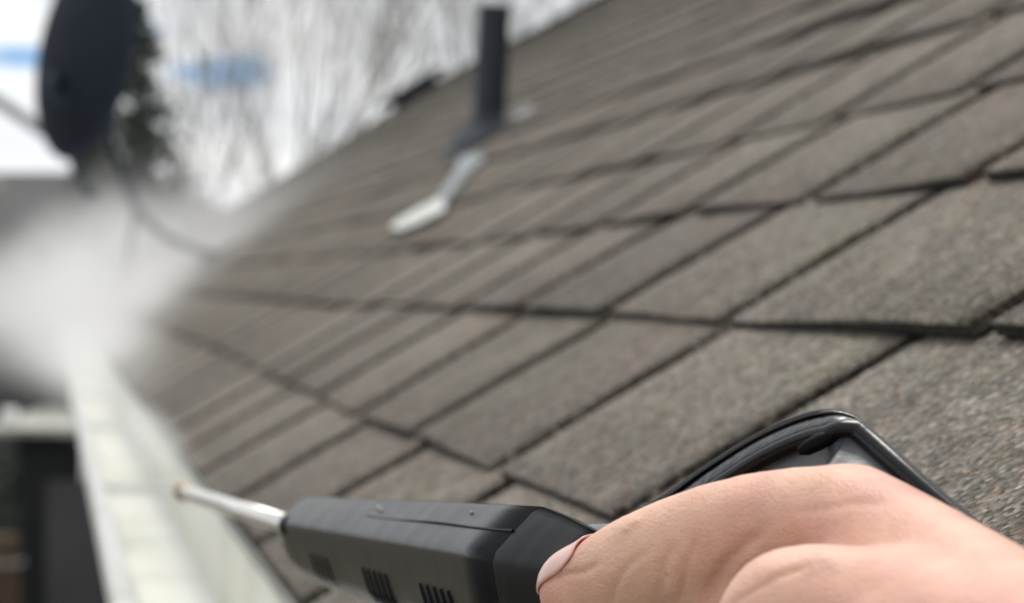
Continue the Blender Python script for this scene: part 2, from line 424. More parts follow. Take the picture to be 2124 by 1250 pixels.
# ------------------------------------------------------------------ gutter along the eave
gut = empty('gutter', (fx-.05, 8, ez-.05)); tag(gut, 'white metal gutter along the shingle edge with a dirty yellowed trough', 'gutter')
lipz = CAMZ-.178
X0 = on_z(236, 1250, lipz).x
prof = [(X0+.010, lipz-.009), (X0+.013, lipz-.004), (X0+.013, lipz), (X0+.001, lipz+.0005), (X0, lipz-.003), (X0, lipz-.018), (X0+.004, lipz-.025),
        (X0+.014, lipz-.034), (X0+.020, lipz-.041), (X0+.021, lipz-.047), (X0+.025, lipz-.050), (fx-.004, lipz-.050), (fx-.001, lipz-.045), (fx-.001, ez+.004)]
def extrude_profile(prof, t0, t1, th, steps=24, closed=False):
    bm = bmesh.new(); rows = []
    for j in range(steps+1):
        t = t0+(t1-t0)*j/steps
        dx = .0022*noise.noise(Vector((t*.9, 0, 3))); dz = .0015*noise.noise(Vector((t*.7, 5, 3)))
        rows.append([bm.verts.new((x+dx, t, z+dz)) for x, z in prof])
    for r0, r1 in zip(rows, rows[1:]):
        for q in range(len(prof)-1): bm.faces.new((r0[q], r0[q+1], r1[q+1], r1[q]))
    bmesh.ops.solidify(bm, geom=bm.faces[:], thickness=th)
    return bm
go = bmobj('channel', extrude_profile(prof, T0, T_END-.05, .0007, 60), M['gutter'], gut)
# grime film lying on the trough floor and back wall
bm = bmesh.new(); rows = []
for j in range(121):
    t = T0+.05+(T_END-.2-T0)*j/120
    w = .004*noise.noise(Vector((t*3, 1, 1)))
    rows.append([bm.verts.new(p) for p in ((X0+.027+w, t, lipz-.0485), ((X0+fx)/2, t, lipz-.0470), (fx-.006, t, lipz-.0475), (fx-.0045, t, lipz-.024+w*3), (fx-.0030, t, lipz-.010), (fx-.0025, t, lipz+.012))])
for r0, r1 in zip(rows, rows[1:]):
    for q in range(5): bm.faces.new((r0[q], r0[q+1], r1[q+1], r1[q]))
bmobj('grime', bm, M['gutter_dirty'], gut, smooth=True)
for t in (.3, 1.5, 2.72, 3.9, 5.1, 6.3, 7.5, 8.7, 9.9, 11.1, 12.3):
    bm = bmesh.new(); box(bm, (X0+.012, t-.011, lipz-.0065), (fx-.002, t+.011, lipz-.005)); box(bm, (X0+.012, t-.011, lipz-.005), (fx-.002, t-.0096, lipz+.0005))
    box(bm, (X0+.012, t+.0096, lipz-.005), (fx-.002, t+.011, lipz+.0005))
    bmobj('hanger', bm, M['gutter'], gut)
bm = bmesh.new(); box(bm, (X0-.002, 3.3, lipz-.035), (X0-.0004, 3.37, lipz-.001)); bmobj('joint_sleeve', bm, M['gutter'], gut)

# ------------------------------------------------------------------ vent pipe with boot and flashing
pb = roofp(5.26, .787, .005)
vp = empty('vent_pipe', pb); tag(vp, 'black plumbing vent pipe standing upright on the roof above pale flashing', 'vent pipe')
top = Vector(px(1026, 12, to_px(pb)[2]))
dirv = (top-pb).normalized()
bm = bmesh.new(); R = .0290
prs = [pb-dirv*.04, pb+dirv*.1, top]
tube(bm, prs, R, 24, cap=False); 
inner = bmesh.new()
tube(bm, [top, top-dirv*.05], R*.82, 24, cap=False)
# rim between outer and inner wall
a = dirv.orthogonal().normalized(); b = dirv.cross(a)
ro = [bm.verts.new(top+(a*math.cos(k*math.pi/12)+b*math.sin(k*math.pi/12))*R) for k in range(24)]
ri = [bm.verts.new(top+(a*math.cos(k*math.pi/12)+b*math.sin(k*math.pi/12))*R*.82) for k in range(24)]
for k in range(24): bm.faces.new((ro[k], ro[(k+1) % 24], ri[(k+1) % 24], ri[k]))
bmobj('pipe', bm, M['pipe'], vp, smooth=True)
bm = bmesh.new()
n = NV
def ring(c, ax, rad, k=24):
    a = ax.orthogonal().normalized(); b = ax.cross(a)
    return [bm.verts.new(c+(a*math.cos(2*math.pi*i/k)+b*math.sin(2*math.pi*i/k))*rad) for i in range(k)]
base = roofp(5.26, .787, .008)
prs = [(base, NV, .098), (base+NV*.010, NV, .086), (base+NV*.014+dirv*.004, (NV+dirv).normalized(), .050), (base+dirv*.026, dirv, .0335), (base+dirv*.032, dirv, .0325), (base+dirv*.034, dirv, .0290)]
rings = [ring(*p) for p in prs]
for r0, r1 in zip(rings, rings[1:]):
    # match nearest start vertex
    for k in range(24):
        bm.faces.new((r0[k], r0[(k+1) % 24], r1[(k+1) % 24], r1[k]))
bmobj('rubber_boot', bm, M['pipe'], vp, smooth=True)
def plate(pts, h, mname, name, parent, th=.0015):
    bm = bmesh.new()
    lo = [bm.verts.new(on_roof(x, y, h)) for x, y in pts]; hi = [bm.verts.new(on_roof(x, y, h)+NV*th) for x, y in pts]
    bm.faces.new(hi); bm.faces.new(lo[::-1])
    for k in range(len(pts)): bm.faces.new((lo[k], lo[(k+1) % len(pts)], hi[(k+1) % len(pts)], hi[k]))
    return bmobj(name, bm, M[mname], parent)
plate([(948, 352), (955, 326), (975, 322), (998, 320), (1004, 332), (978, 352), (950, 384), (920, 428), (902, 420)], .0095, 'flash_dull', 'flashing', vp)
plate([(810, 473), (828, 455), (900, 418), (916, 408), (924, 428), (918, 440), (872, 462), (826, 479)], .0125, 'flash', 'flashing_apron', vp)

# box vent by the ridge
vb = empty('roof_vent', roofp(17.1, 2.38, 0)); tag(vb, 'low dark box vent sticking up beside the ridge behind the vent pipe', 'roof vent')
def rb(t0, t1, v0, v1, h0, h1):
    return [roofp(t0, v0, h0), roofp(t1, v0, h0), roofp(t1, v1, h0), roofp(t0, v1, h0), roofp(t0, v0, h1), roofp(t1, v0, h1), roofp(t1, v1, h1), roofp(t0, v1, h1)]
bm = bmesh.new(); hexa(bm, rb(16.95, 17.25, 2.20, 2.46, .0, .05)); bmobj('throat', bm, M['pipe'], vb)
bm = bmesh.new(); hexa(bm, rb(16.85, 17.35, 2.13, 2.51, .0505, .10)); 
bmesh.ops.bevel(bm, geom=bm.edges[:], offset=.015, segments=2, affect='EDGES'); bmobj('hood', bm, M['pipe'], vb)

# ------------------------------------------------------------------ satellite dish
dt = 9.1
foot = on_roof(450, 530, .01)
dd = to_px(foot)[2]
dish = empty('satellite_dish', foot); tag(dish, 'dark satellite dish seen from behind on a bent mast at the roof edge', 'satellite dish')
dc = px(146, 106, dd)
# axis pointing away from us and to the right, dish is seen from behind
ax = (FW*.57 + RT*.79 - UP*.14).normalized()
mu_ = UP+RT*.06; majr = (mu_ - ax*mu_.dot(ax)).normalized(); sidev = ax.cross(majr)
rr = .285
bm = bmesh.new(); NR, NA = 10, 48
grid = []
for i in range(NR+1):
    q = i/NR*rr
    z = (q*q)/(rr*rr)*.075
    row = [bm.verts.new(dc + ax*(z-.03) + (majr*math.cos(2*math.pi*k/NA)*1.06+sidev*math.sin(2*math.pi*k/NA))*max(q, .001)) for k in range(NA)]
    grid.append(row)
for r0, r1 in zip(grid, grid[1:]):
    for k in range(NA): bm.faces.new((r0[k], r0[(k+1) % NA], r1[(k+1) % NA], r1[k]))
bmesh.ops.solidify(bm, geom=bm.faces[:], thickness=.004)
bmobj('reflector', bm, M['dish'], dish, smooth=True)
bm = bmesh.new(); tube(bm, [dc+ax*.046+(majr*math.cos(2*math.pi*k/48)*1.06+sidev*math.sin(2*math.pi*k/48))*rr for k in range(49)], .006, 6); bmobj('rim', bm, M['dish'], dish, smooth=True)
bk = px(212, 250, dd-.03)
bm = bmesh.new(); tube(bm, spline([bk, px(252, 350, dd), px(290, 440, dd), px(360, 498, dd), foot], 8), .0135, 12); bmobj('mast', bm, M['dish'], dish, smooth=True)
bm = bmesh.new(); tube(bm, [dc-ax*.032-majr*.08, dc-ax*.050-majr*.14, bk], [.03, .028, .018], 12); bmobj('bracket', bm, M['dish'], dish, smooth=True)
bm = bmesh.new(); tube(bm, [px(284, 436, dd), px(268, 520, dd-.05), on_z(254, 655, lipz+.003)], .008, 8); bmobj('strut', bm, M['dish'], dish, smooth=True)
lnb = dc+ax*.13-majr*.40
bm = bmesh.new(); tube(bm, [dc+ax*.03-majr*.28, lnb], .007, 8); bmobj('feed_arm', bm, M['dish'], dish, smooth=True)
bm = bmesh.new(); tube(bm, [lnb, lnb+majr*.03-ax*.01], [.02, .016], 12); bmobj('feed_horn', bm, M['dish'], dish, smooth=True)
bm = bmesh.new(); hexa(bm, [foot+BV*a+Vector((0, b, 0))+NV*c for c in (-.002, .006) for a, b in ((-.06, -.05), (.06, -.05), (.06, .05), (-.06, .05))]); bmobj('foot_plate', bm, M['dish'], dish)

# ------------------------------------------------------------------ neighbour's house on the left
nh = empty('neighbour_house', (-2, 17, 0)); tag(nh, 'low neighbouring house with a plain grey roof beyond the gutter on the left', 'house')
ND = 34.0
# lower wing with its roof sloping towards us
A0, A1 = px(-900, 357, ND-.1), px(330, 357, ND-.1); B0, B1 = px(-900, 640, ND-5), px(360, 640, ND-5)
B0.z = B1.z = px(0, 680, ND-5).z; A0.z = A1.z = px(0, 357, ND-.1).z
bm = bmesh.new(); dn = Vector((0, 0, -.12)); hexa(bm, [B0+dn, B1+dn, A1+dn, A0+dn, B0, B1, A1, A0]); bmobj('wing_roof', bm, M['far_roof'], nh)
bm = bmesh.new(); hexa(bm, [Vector((p.x, p.y, 0)) for p in (B0+FW*.3, B1+FW*.3-RT*.25, A1-RT*.25, A0)] + [p-Vector((0, 0, .121)) for p in (B0+FW*.3, B1+FW*.3-RT*.25, A1-RT*.25, A0)])
bmobj('wing_wall', bm, M['grey_wall'], nh)
bm = bmesh.new(); q0, q1 = px(-40, 355, ND-.25), px(44, 452, ND-1.0); tube(bm, [q0+Vector((0, 0, .06)), q1+Vector((0, 0, .08))], .022, 6); bmobj('conduit', bm, M['pale_metal'], nh)
bm = bmesh.new(); cc = px(168, 350, ND); tube(bm, [cc-Vector((0, 0, .3)), cc+Vector((0, 0, .09))], .03, 8); bmobj('cable_bracket', bm, M['fascia'], nh)
bm = bmesh.new(); tube(bm, spline([px(172, 335, ND), px(120, 292, ND-.5), px(0, 212, ND-1.5), px(-300, 30, ND-4), px(-900, -280, ND-8)], 6), .075, 8)
tag(bmobj('service_cable', bm, M['cable'], None, smooth=True), 'thick pale grey cable slanting across the sky down to the low grey roof', 'cable')

up_ = px(-900, -280, ND-8); pole = empty('utility_pole', (up_.x, up_.y, 0)); tag(pole, 'weathered wooden utility pole at the far end of the pale cable', 'utility pole')
bm = bmesh.new(); tube(bm, [(up_.x, up_.y, -.3), (up_.x, up_.y, up_.z+.9)], [.15, .11], 12); bmobj('pole', bm, M['bark'], pole, smooth=True)
bm = bmesh.new(); box(bm, (up_.x-.9, up_.y-.17, up_.z+.3), (up_.x+.9, up_.y-.06, up_.z+.42)); bmobj('crossarm', bm, M['bark'], pole)
# charcoal shed with a pale metal roof
sh = empty('shed', on_z(140, 1250, 1.0)); tag(sh, 'charcoal shed with a pale weathered flat roof below the gutter on the left', 'shed')
SD = 21.0
w0, w1 = px(38, 900, SD), px(620, 900, SD)
zt = w0.z
bm = bmesh.new(); q = [w0, w1, w1+FW*2.6, w0+FW*2.6]; hexa(bm, [Vector((p.x, p.y, 0)) for p in q]+[Vector((p.x, p.y, zt)) for p in q]); bmobj('wall', bm, M['charcoal'], sh)
bm = bmesh.new(); q = [w0-RT*.28-FW*.15, w1+RT*.2-FW*.15, w1+RT*.2+FW*2.9, w0-RT*.28+FW*2.9]
hexa(bm, [Vector((p.x, p.y, zt+.002)) for p in q]+[Vector((p.x, p.y, zt+.05+.02*(i > 1))) for i, p in enumerate(q)]); bmobj('roof', bm, M['pale_metal'], sh)
bm = bmesh.new(); c0 = px(20, 868, SD+.5); tube(bm, [Vector((c0.x, c0.y, zt+.06)), Vector((c0.x, c0.y, zt+.16))], [.07, .05], 12); bmobj('vent_cap', bm, M['gutter'], sh, smooth=True)
bm = bmesh.new(); a = px(95, 1000, SD-.02); b = px(215, 1000, SD-.02)
hexa(bm, [Vector((p.x, p.y, z)) for z, pp in ((.05, 0), (1.85, 0)) for p in (a, b, b+FW*.015, a+FW*.015)]); bmobj('door', bm, M['grey_wall'], sh)
# brown barrel and pale tub beside the shed
def barrel(name, x, y, d, r, h, m, label, cat):
    c = px(x, y, d); t = empty(name, (c.x, c.y, 0)); tag(t, label, cat)
    bm = bmesh.new(); tube(bm, [(c.x, c.y, c.z-h), (c.x, c.y, c.z-h*.5), (c.x, c.y, c.z)], [r*.85, r, r*.88], 20); bmobj('body', bm, m, t, smooth=False)
    bm = bmesh.new()
    for q in (.1, .5, .9): tube(bm, [(c.x+math.cos(k*math.pi/10)*r*1.0, c.y+math.sin(k*math.pi/10)*r*1.0, c.z-h*q) for k in range(21)], .012, 5)
    bmobj('hoop', bm, M['pale_metal'], t)
    t.location.z = c.z-h if False else 0
    return t
barrel('barrel', -6, 1110, 20.0, .17, 1.75, M['rust'], 'rusty brown tall barrel at the bottom left beside the charcoal shed', 'barrel')

# ------------------------------------------------------------------ trees
def grow(bm, p, d, L, r, lvl, R, spread, up, minr=.006):
    n = 4; pts = [p]; q = p.copy(); dd_ = d.copy()
    for i in range(n):
        dd_ = (dd_ + Vector((R.gauss(0, .10), R.gauss(0, .10), up*.10))).normalized(); q = q+dd_*(L/n); pts.append(q.copy())
    tube(bm[0] if lvl == 0 else bm[1], pts, [max(minr, r*(1-.55*i/n)) for i in range(n+1)], 6 if lvl < 2 else 3, cap=False)
    if lvl >= 4: return
    nb = [7, 5, 4, 3][lvl]
    for j in range(nb):
        f = R.uniform(.45 if lvl == 0 else .15, 1); k = min(n-1, int(f*n)); c = pts[k].lerp(pts[k+1], f*n-k)
        ang = R.uniform(0, 2*math.pi); a = dd_.orthogonal().normalized(); b = dd_.cross(a)
        nd = (dd_*R.uniform(.7, 1.2) + (a*math.cos(ang)+b*math.sin(ang))*spread*R.uniform(.5, 1)).normalized()
        grow(bm, c, nd, L*(R.uniform(.75, 1.05) if lvl == 0 else R.uniform(.42, .62)), max(minr, r*.45), lvl+1, R, spread, up, minr)
TL = ['bare tree with the darkest trunk, behind the dish mast', 'bare winter tree standing farther left with a slim pale crown', 'bare tree whose twigs rise behind the low box vent',
      'tall bare tree just left of the vent pipe', 'bare tree behind the ridge right of the vent pipe', 'bare tree with fine twigs between the conifer and the first trunk']
for i, (x, d, h, sp) in enumerate([(505, 36, 9.5, .62), (395, 44, 11, .5), (800, 38, 10.5, .6), (925, 46, 12, .55), (1090, 40, 10, .6), (640, 42, 11.5, .55)]):
    c = px(x, 600, d); R = random.Random(20+i)
    bms = (bmesh.new(), bmesh.new()); grow(bms, Vector((c.x, c.y, 0)), Vector((0, 0, 1)), h*.42, .050, 0, R, sp*.85, 1.0, .0042)
    t = empty('bare_tree', (c.x, c.y, 0)); tag(t, TL[i], 'tree', 'bare trees behind the roof')
    bmobj('trunk', bms[0], M['bark'], t, smooth=True); bmobj('twigs', bms[1], M['bark'], t)
# conifer behind the dish
def conifer(x, d, ytop, half, label, seed):
    R = random.Random(seed)
    c = px(x, 600, d); H = px(x, ytop, d).z
    t = empty('conifer', (c.x, c.y, 0)); tag(t, label, 'tree')
    bm = bmesh.new(); tube(bm, [(c.x, c.y, 0), (c.x+.03, c.y, H*.5), (c.x, c.y, H)], [.13, .08, .01], 8); bmobj('trunk', bm, M['bark'], t, smooth=True)
    bm = bmesh.new()
    z = .5
    while z < H:
        f = (H-z)/H; Rr = half*f*1.9+.05
        nb = int(9+12*f)
        for k in range(nb):
            a = R.uniform(0, 2*math.pi); l = Rr*R.uniform(.6, 1.1)
            dirh = Vector((math.cos(a), math.sin(a), R.uniform(-.25, .15)))
            nn = int(4+l*16)
            for j in range(nn):
                q = Vector((c.x, c.y, z)) + dirh*l*(j+.5)/nn + Vector((R.gauss(0, .03), R.gauss(0, .03), R.gauss(0, .03)))
                s = R.uniform(.04, .09)
                u1 = Vector((R.gauss(0, 1), R.gauss(0, 1), R.gauss(0, 1))).normalized(); u2 = u1.orthogonal().normalized()
                vs = [bm.verts.new(q+u1*s), bm.verts.new(q+u2*s*.35), bm.verts.new(q-u1*s), bm.verts.new(q-u2*s*.35)]; bm.faces.new(vs)
        z += .085
    bmobj('foliage', bm, M['needle'], t)
conifer(288, 24, 10, 1.05, 'dark evergreen tree directly behind the satellite dish', 5)
conifer(190, 27, 215, .8, 'smaller evergreen tree under the left edge of the satellite dish', 8)
# far tree line low on the horizon
bm = bmesh.new(); R = random.Random(4)
for k in range(5200):
    x = R.uniform(-300, 1500); d = R.uniform(70, 90); y = 600 - abs(R.gauss(0, 1))*38-20 - 30*noise.noise(Vector((x*.01, 0, 0)))
    c = px(x, y-60*max(0, 1-abs(x-420)/160), d); s = R.uniform(.15, .5)
    u1 = Vector((R.gauss(0, 1), R.gauss(0, .4), R.gauss(0, 1))).normalized(); u2 = u1.orthogonal().normalized()
    bm.faces.new([bm.verts.new(c+u1*s), bm.verts.new(c+u2*s), bm.verts.new(c-u1*s), bm.verts.new(c-u2*s)])
for k in range(60):
    c = px(-300+k*30, 560, 85); tube(bm, [(c.x, c.y, 0), c], .12, 4)
tag(bmobj('treeline', bm, M['bark'], None), 'low grey band of far woodland behind the mist', 'woodland', kind='stuff')

# ------------------------------------------------------------------ pressure washer gun
gun = empty('pressure_washer_gun', px(1500, 1180, .69)); tag(gun, 'black and grey pressure washer gun with a short lance held over the gutter', 'pressure washer')
# housing: rounded eight sided sleeve
ax0, ax1 = px(622, 1096, 1.10), px(1118, 1186, .735)
axd = (ax0-ax1).normalized(); sl = axd.cross(Vector((0, 0, 1))).normalized()*-1
if sl.dot(RT) > 0: sl = -sl
au = sl.cross(axd); au = au if au.z > 0 else -au
SEC = [(.05, 1.55), (.62, .98), (1.18, .40), (1.02, -.45), (.82, -1.25), (.30, -1.75), (-.5, -1.75), (-1.15, -1.15), (-1.22, .3), (-.75, 1.2), (-.25, 1.58)]
def section(c, sc, lowsc=1.0, bev=.16):
    pts = []
    P = [Vector((a*sc, (b if b > 0 else b*lowsc)*sc)) for a, b in SEC]; n = len(P)
    for i in range(n):
        p0, p1, p2 = P[i-1], P[i], P[(i+1) % n]
        pts += [p1+(p0-p1).normalized()*bev*sc, p1+(p2-p1).normalized()*bev*sc]
    return [c+sl*(p.x*.01)+au*(p.y*.01) for p in pts]
def loft(bm, secs, cap0=True, cap1=True, mi=0):
    R = [[bm.verts.new(p) for p in s] for s in secs]; n = len(R[0])
    for r0, r1 in zip(R, R[1:]):
        for k in range(n):
            f = bm.faces.new((r0[k], r0[(k+1) % n], r1[(k+1) % n], r1[k])); f.material_index = mi
    if cap0: bm.faces.new(R[0][::-1])
    if cap1: bm.faces.new(R[-1])
    return R
bm = bmesh.new()
LA = (ax1-ax0).length
st = [(-.006, .50, .8), (0, .63, .95), (.012, .70, 1.05), (.035, .745, 1.14), (.08, .78, 1.22), (.16, .81, 1.27), (.35, .86, 1.27), (.6, .93, 1.25), (.9, 1.0, 1.22), (1.0, 1.02, 1.22)]
loft(bm, [section(ax0.lerp(ax1, s), a, l) for s, a, l in st])
bmesh.ops.bevel(bm, geom=[], offset=0) if False else None
hs = bmobj('housing', bm, M['plastic'], gun, smooth=True)
wm = hs.modifiers.new('w', 'WEIGHTED_NORMAL'); wm.weight = 100; wm.keep_sharp = False
# black rear collar, chamfered in towards the handle
bm = bmesh.new()
loft(bm, [section(ax1.lerp(ax0, q), a, l) for q, a, l in [(.012, 1.0, 1.2), (-.004, 1.015, 1.21), (-.03, .97, 1.18), (-.07, .90, 1.12), (-.12, .78, 1.05), (-.16, .70, 1.0)]])
col_ = bmobj('rear_collar', bm, M['plastic_black'], gun, smooth=True)
# mould seam along the top face
def sec_point(s, a, b_, sc, off=.0):
    return ax0.lerp(ax1, s)+sl*(a*sc*.01)+au*(b_*sc*.01)
bm = bmesh.new()
tube(bm, [sec_point(s, .62, .985, lerp_tab([(0, .5), (.035, .70), (.16, .79), (.35, .85), (.6, .93), (1, 1.02)], s))+(sl+au)*.00007+au*.0002*math.sin(s*19) for s in [x/20 for x in range(9, 21)]], [.00012+.00035*(x/11) for x in range(12)], 6)
bmobj('seam', bm, M['plastic_black'], gun)
# cooling slots on the left side: three groups of dark recessed ribs
for (s0, n_, ds) in ((.20, 4, .030), (.48, 5, .026), (.73, 5, .026)):
    for j in range(n_):
        s = s0+j*ds; sc = lerp_tab([(0, .5), (.035, .70), (.16, .79), (.35, .85), (.6, .93), (1, 1.02)], s)
        bm = bmesh.new()
        pts = [sec_point(s+q*.012, a, b_, sc) for q, a, b_ in ((0, .985, -.75), (.5, .93, -1.1), (1.1, .84, -1.52), (1.6, .60, -1.86))]
        tube(bm, pts, .0006, 6); bmobj('vent_slot', bm, M['plastic_black'], gun)
# scuffs: small raised dings on the top face
for (s, a, b_, r) in ((.47, .35, 1.26, .0011), (.49, .42, 1.2, .0008), (.83, .3, 1.33, .0006)):
    bm = bmesh.new(); c = sec_point(s, a, b_, lerp_tab([(0, .5), (.16, .79), (.35, .85), (.6, .93), (1, 1.02)], s))
    bmesh.ops.create_icosphere(bm, subdivisions=2, radius=r, matrix=Matrix.Translation(c))
    bmobj('paint_chip', bm, M['pale_metal'], gun, smooth=True)
# lance and nozzle
l0, l1 = px(606, 1090, 1.09), px(385, 1021, 1.50)
ld = (l1-l0).normalized()
bm = bmesh.new(); tube(bm, [l0-ld*.01, l1], .0036, 16); bmobj('lance', bm, M['steel'], gun, smooth=True)
bm = bmesh.new(); tube(bm, [l1-ld*.004, l1+ld*.004, l1+ld*.005, l1+ld*.016, l1+ld*.018], [.0040, .0040, .0048, .0048, .0028], 12); bmobj('nozzle', bm, M['brass'], gun, smooth=False)
bm = bmesh.new(); tube(bm, [l0-ld*.012, l0+ld*.004], .0046, 16); bmobj('lance_socket', bm, M['plastic_black'], gun, smooth=True)

# rear shell of the handle: lofted along its rim
rim = spline([(1120, 1200, .72), (1162, 1132, .715), (1205, 1098, .712), (1262, 1082, .708), (1370, 1028, .70), (1460, 965, .69), (1560, 902, .68), (1650, 862, .672), (1720, 847, .665), (1772, 858, .66), (1812, 888, .655),
              (1880, 948, .645), (1960, 1018, .635), (2050, 1092, .625), (2150, 1178, .615), (2300, 1320, .60)], 8)
def inward(i):
    a, b = rim[max(i-2, 0)], rim[min(i+2, len(rim)-1)]
    d = Vector((b.x-a.x, b.y-a.y)).normalized(); return Vector((-d.y, d.x))
NRIM = len(rim); icorner = 7*8
wl = lambda i: 1.0 if i < 68 else max(.35, 1-(i-68)/14)
def k_(i): return 0.0 if i < 62 else min(1.0, (i-62)/14)
def strip2(prof, name, m):
    bm = bmesh.new(); rows = []
    for i in range(len(rim)):
        p, n2 = rim[i], inward(i)
        rows.append([bm.verts.new(px(p.x+n2.x*o, p.y+n2.y*o, p.z-fz*.001)) for o, fz in prof(k_(i))])
    for r0, r1 in zip(rows, rows[1:]):
        for q in range(len(r0)-1): bm.faces.new((r0[q], r0[q+1], r1[q+1], r1[q]))
    return bmobj(name, bm, m, gun, True)
def mixp(A, B): return lambda k: [(a[0]*(1-k)+b[0]*k, a[1]*(1-k)+b[1]*k) for a, b in zip(A, B)]
strip2(mixp([(40, -34), (14, -26), (2, -14), (0, -6), (0, 0), (3, 1.2)], [(40, -34), (14, -26), (6, -14), (3, -6), (2, 0), (3, .6)]), 'shell', M['plastic_black'])
strip2(mixp([(3, 1.2), (6, 2.4), (9, 2.8), (10, 1.2), (15, 2.0), (16, 3.6), (20, 5.0), (30, 7.2), (36, 8.2), (38, 6)],
            [(3, .6), (4, .7), (4.5, .8), (5, .8), (5.5, .8), (6, .9), (6.5, 1), (7, 1.2), (8, 1.3), (9, 1)]), 'textured_band', M['leathery'])
def ribp(k):
    c, rr_, z0 = 52+(25-52)*k, 19+4*k, 7+(1.5-7)*k
    return [(c-rr_*math.cos(a), z0+(3.2+.3*k)*math.sin(a)) for a in [math.pi*q/10 for q in range(11)]]
strip2(ribp, 'rubber_rib', M['rubber'])
strip2(mixp([(60, 7), (75, 7.5), (100, 11), (150, 17), (220, 24), (320, 28), (420, 20), (480, 0)], [(38, 2), (50, 2.6), (75, 5), (110, 8), (160, 12), (230, 14), (300, 10), (340, -4)]), 'side_panel', M['panel'])
# groove line just inside the outer edge
bm = bmesh.new(); tube(bm, [px(rim[i].x+inward(i).x*7.5*1, rim[i].y+inward(i).y*7.5, rim[i].z-.0018) for i in range(26, 66)], [.00055*min(1, (k+1)/5, (40-k)/5) for k in range(40)], 6); bmobj('seam', bm, M['rubber'], gun)
# long dark slot in the side panel
bm = bmesh.new(); tube(bm, [px(x, y, .6572) for x, y in ((1656, 936), (1672, 930), (1700, 915), (1730, 902), (1752, 896))], [.0008, .0016, .0019, .0014, .0005], 12); bmobj('lanyard_slot', bm, M['plastic_black'], gun, smooth=True)
# body between collar and grip, grip, trigger and hose tail
bm = bmesh.new()
tube(bm, [px(1110, 1200, .75), px(1210, 1190, .715), px(1320, 1200, .70), px(1460, 1220, .69), px(1640, 1280, .675), px(1850, 1400, .65)], [.011, .0118, .0135, .016, .017, .013], 20); bmobj('body', bm, M['panel'], gun, smooth=True)
bm = bmesh.new()
tube(bm, [px(1560, 1260, .685), px(1600, 1500, .675), px(1660, 1750, .66), px(1710, 1980, .65)], [.0165, .0155, .015, .017], 20); bmobj('grip', bm, M['plastic_black'], gun, smooth=True)
bm = bmesh.new()
tube(bm, spline([px(1380, 1330, .70), px(1400, 1430, .705), px(1450, 1560, .70)], 4), [.005]*9, 10); bmobj('trigger', bm, M['plastic_black'], gun, smooth=True)
bm = bmesh.new()
tube(bm, spline([px(1710, 1970, .65), px(1760, 2200, .63), px(2000, 2800, .5), px(2400, 3600, .4)], 6), .0065, 12); bmobj('hose', bm, M['rubber'], gun, smooth=True)

# ------------------------------------------------------------------ hand and forearm
def sphere_pts(c, r, n=10):
    out = []
    for i in range(1, n):
        th = math.pi*i/n
        for k in range(2*n):
            ph = math.pi*k/n; out.append(c+Vector((math.sin(th)*math.cos(ph), math.sin(th)*math.sin(ph), math.cos(th)))*r)
    out += [c+Vector((0, 0, r)), c-Vector((0, 0, r))]; return out
def cap_(bm, a, ra, b, rb_):
    vs = [bm.verts.new(p) for p in sphere_pts(a, ra)+sphere_pts(b, rb_)]
    r = bmesh.ops.convex_hull(bm, input=vs)
    junk = [g for g in r['geom_interior'] if isinstance(g, bmesh.types.BMVert)]
    if junk: bmesh.ops.delete(bm, geom=junk, context='VERTS')
def H(x, y, d, rpx): return (px(x, y, d), rpx*d/FPX)
bm = bmesh.new()
def chain(ps):
    Q = [H(*p) for p in ps]
    for (a, ra), (b, rb_) in zip(Q, Q[1:]): cap_(bm, a, ra, b, rb_)
# thumb
chain([(1201, 1226, .672, 88), (1262, 1207, .666, 100), (1305, 1184, .660, 109), (1392, 1150, .652, 117), (1490, 1118, .645, 120), (1610, 1090, .636, 118), (1765, 1084, .622, 128), (1868, 1150, .605, 140), (2010, 1262, .575, 170), (2150, 1420, .53, 235)])
# thenar mass and palm
chain([(1392, 1215, .658, 95), (1600, 1240, .64, 110)])
chain([(1668, 1318, .585, 192), (1850, 1330, .575, 200), (2120, 1450, .53, 250)])
chain([(1668, 1318, .600, 175), (1740, 1500, .61, 170), (2100, 1560, .54, 230)])
# metacarpals
KN = [(1800, 1235, .648, 98), (1830, 1420, .655, 100), (1850, 1600, .650, 96), (1865, 1765, .635, 86)]
for k in KN: chain([(2140, 1480, .53, 200), k])
# fingers curled around the grip
chain([KN[0], (1640, 1270, .712, 88), (1440, 1330, .722, 80), (1350, 1360, .700, 70)])
chain([KN[1], (1690, 1450, .715, 92), (1490, 1480, .712, 84), (1430, 1490, .672, 74)])
chain([KN[2], (1720, 1630, .705, 90), (1530, 1650, .700, 82), (1480, 1660, .662, 72)])
chain([KN[3], (1760, 1780, .685, 80), (1590, 1795, .682, 72), (1550, 1800, .648, 64)])
# wrist and forearm
chain([(2150, 1460, .53, 250), (2330, 1560, .49, 300), (2700, 1760, .43, 400), (3500, 2250, .33, 800), (4300, 2800, .27, 1100)])
me = D.meshes.new('hand_src'); bm.to_mesh(me); bm.free()
src = D.objects.new('hand_src', me); C.objects.link(src)
md = src.modifiers.new('r', 'REMESH'); md.mode = 'VOXEL'; md.voxel_size = .0012
m2 = src.modifiers.new('s', 'SMOOTH'); m2.factor = .5; m2.iterations = 26
m3 = src.modifiers.new('d', 'SUBSURF'); m3.levels = 1; m3.render_levels = 1
dg = bpy.context.evaluated_depsgraph_get(); dg.update()
hm = D.meshes.new_from_object(src.evaluated_get(dg)); D.objects.remove(src)
hm.name = 'person'
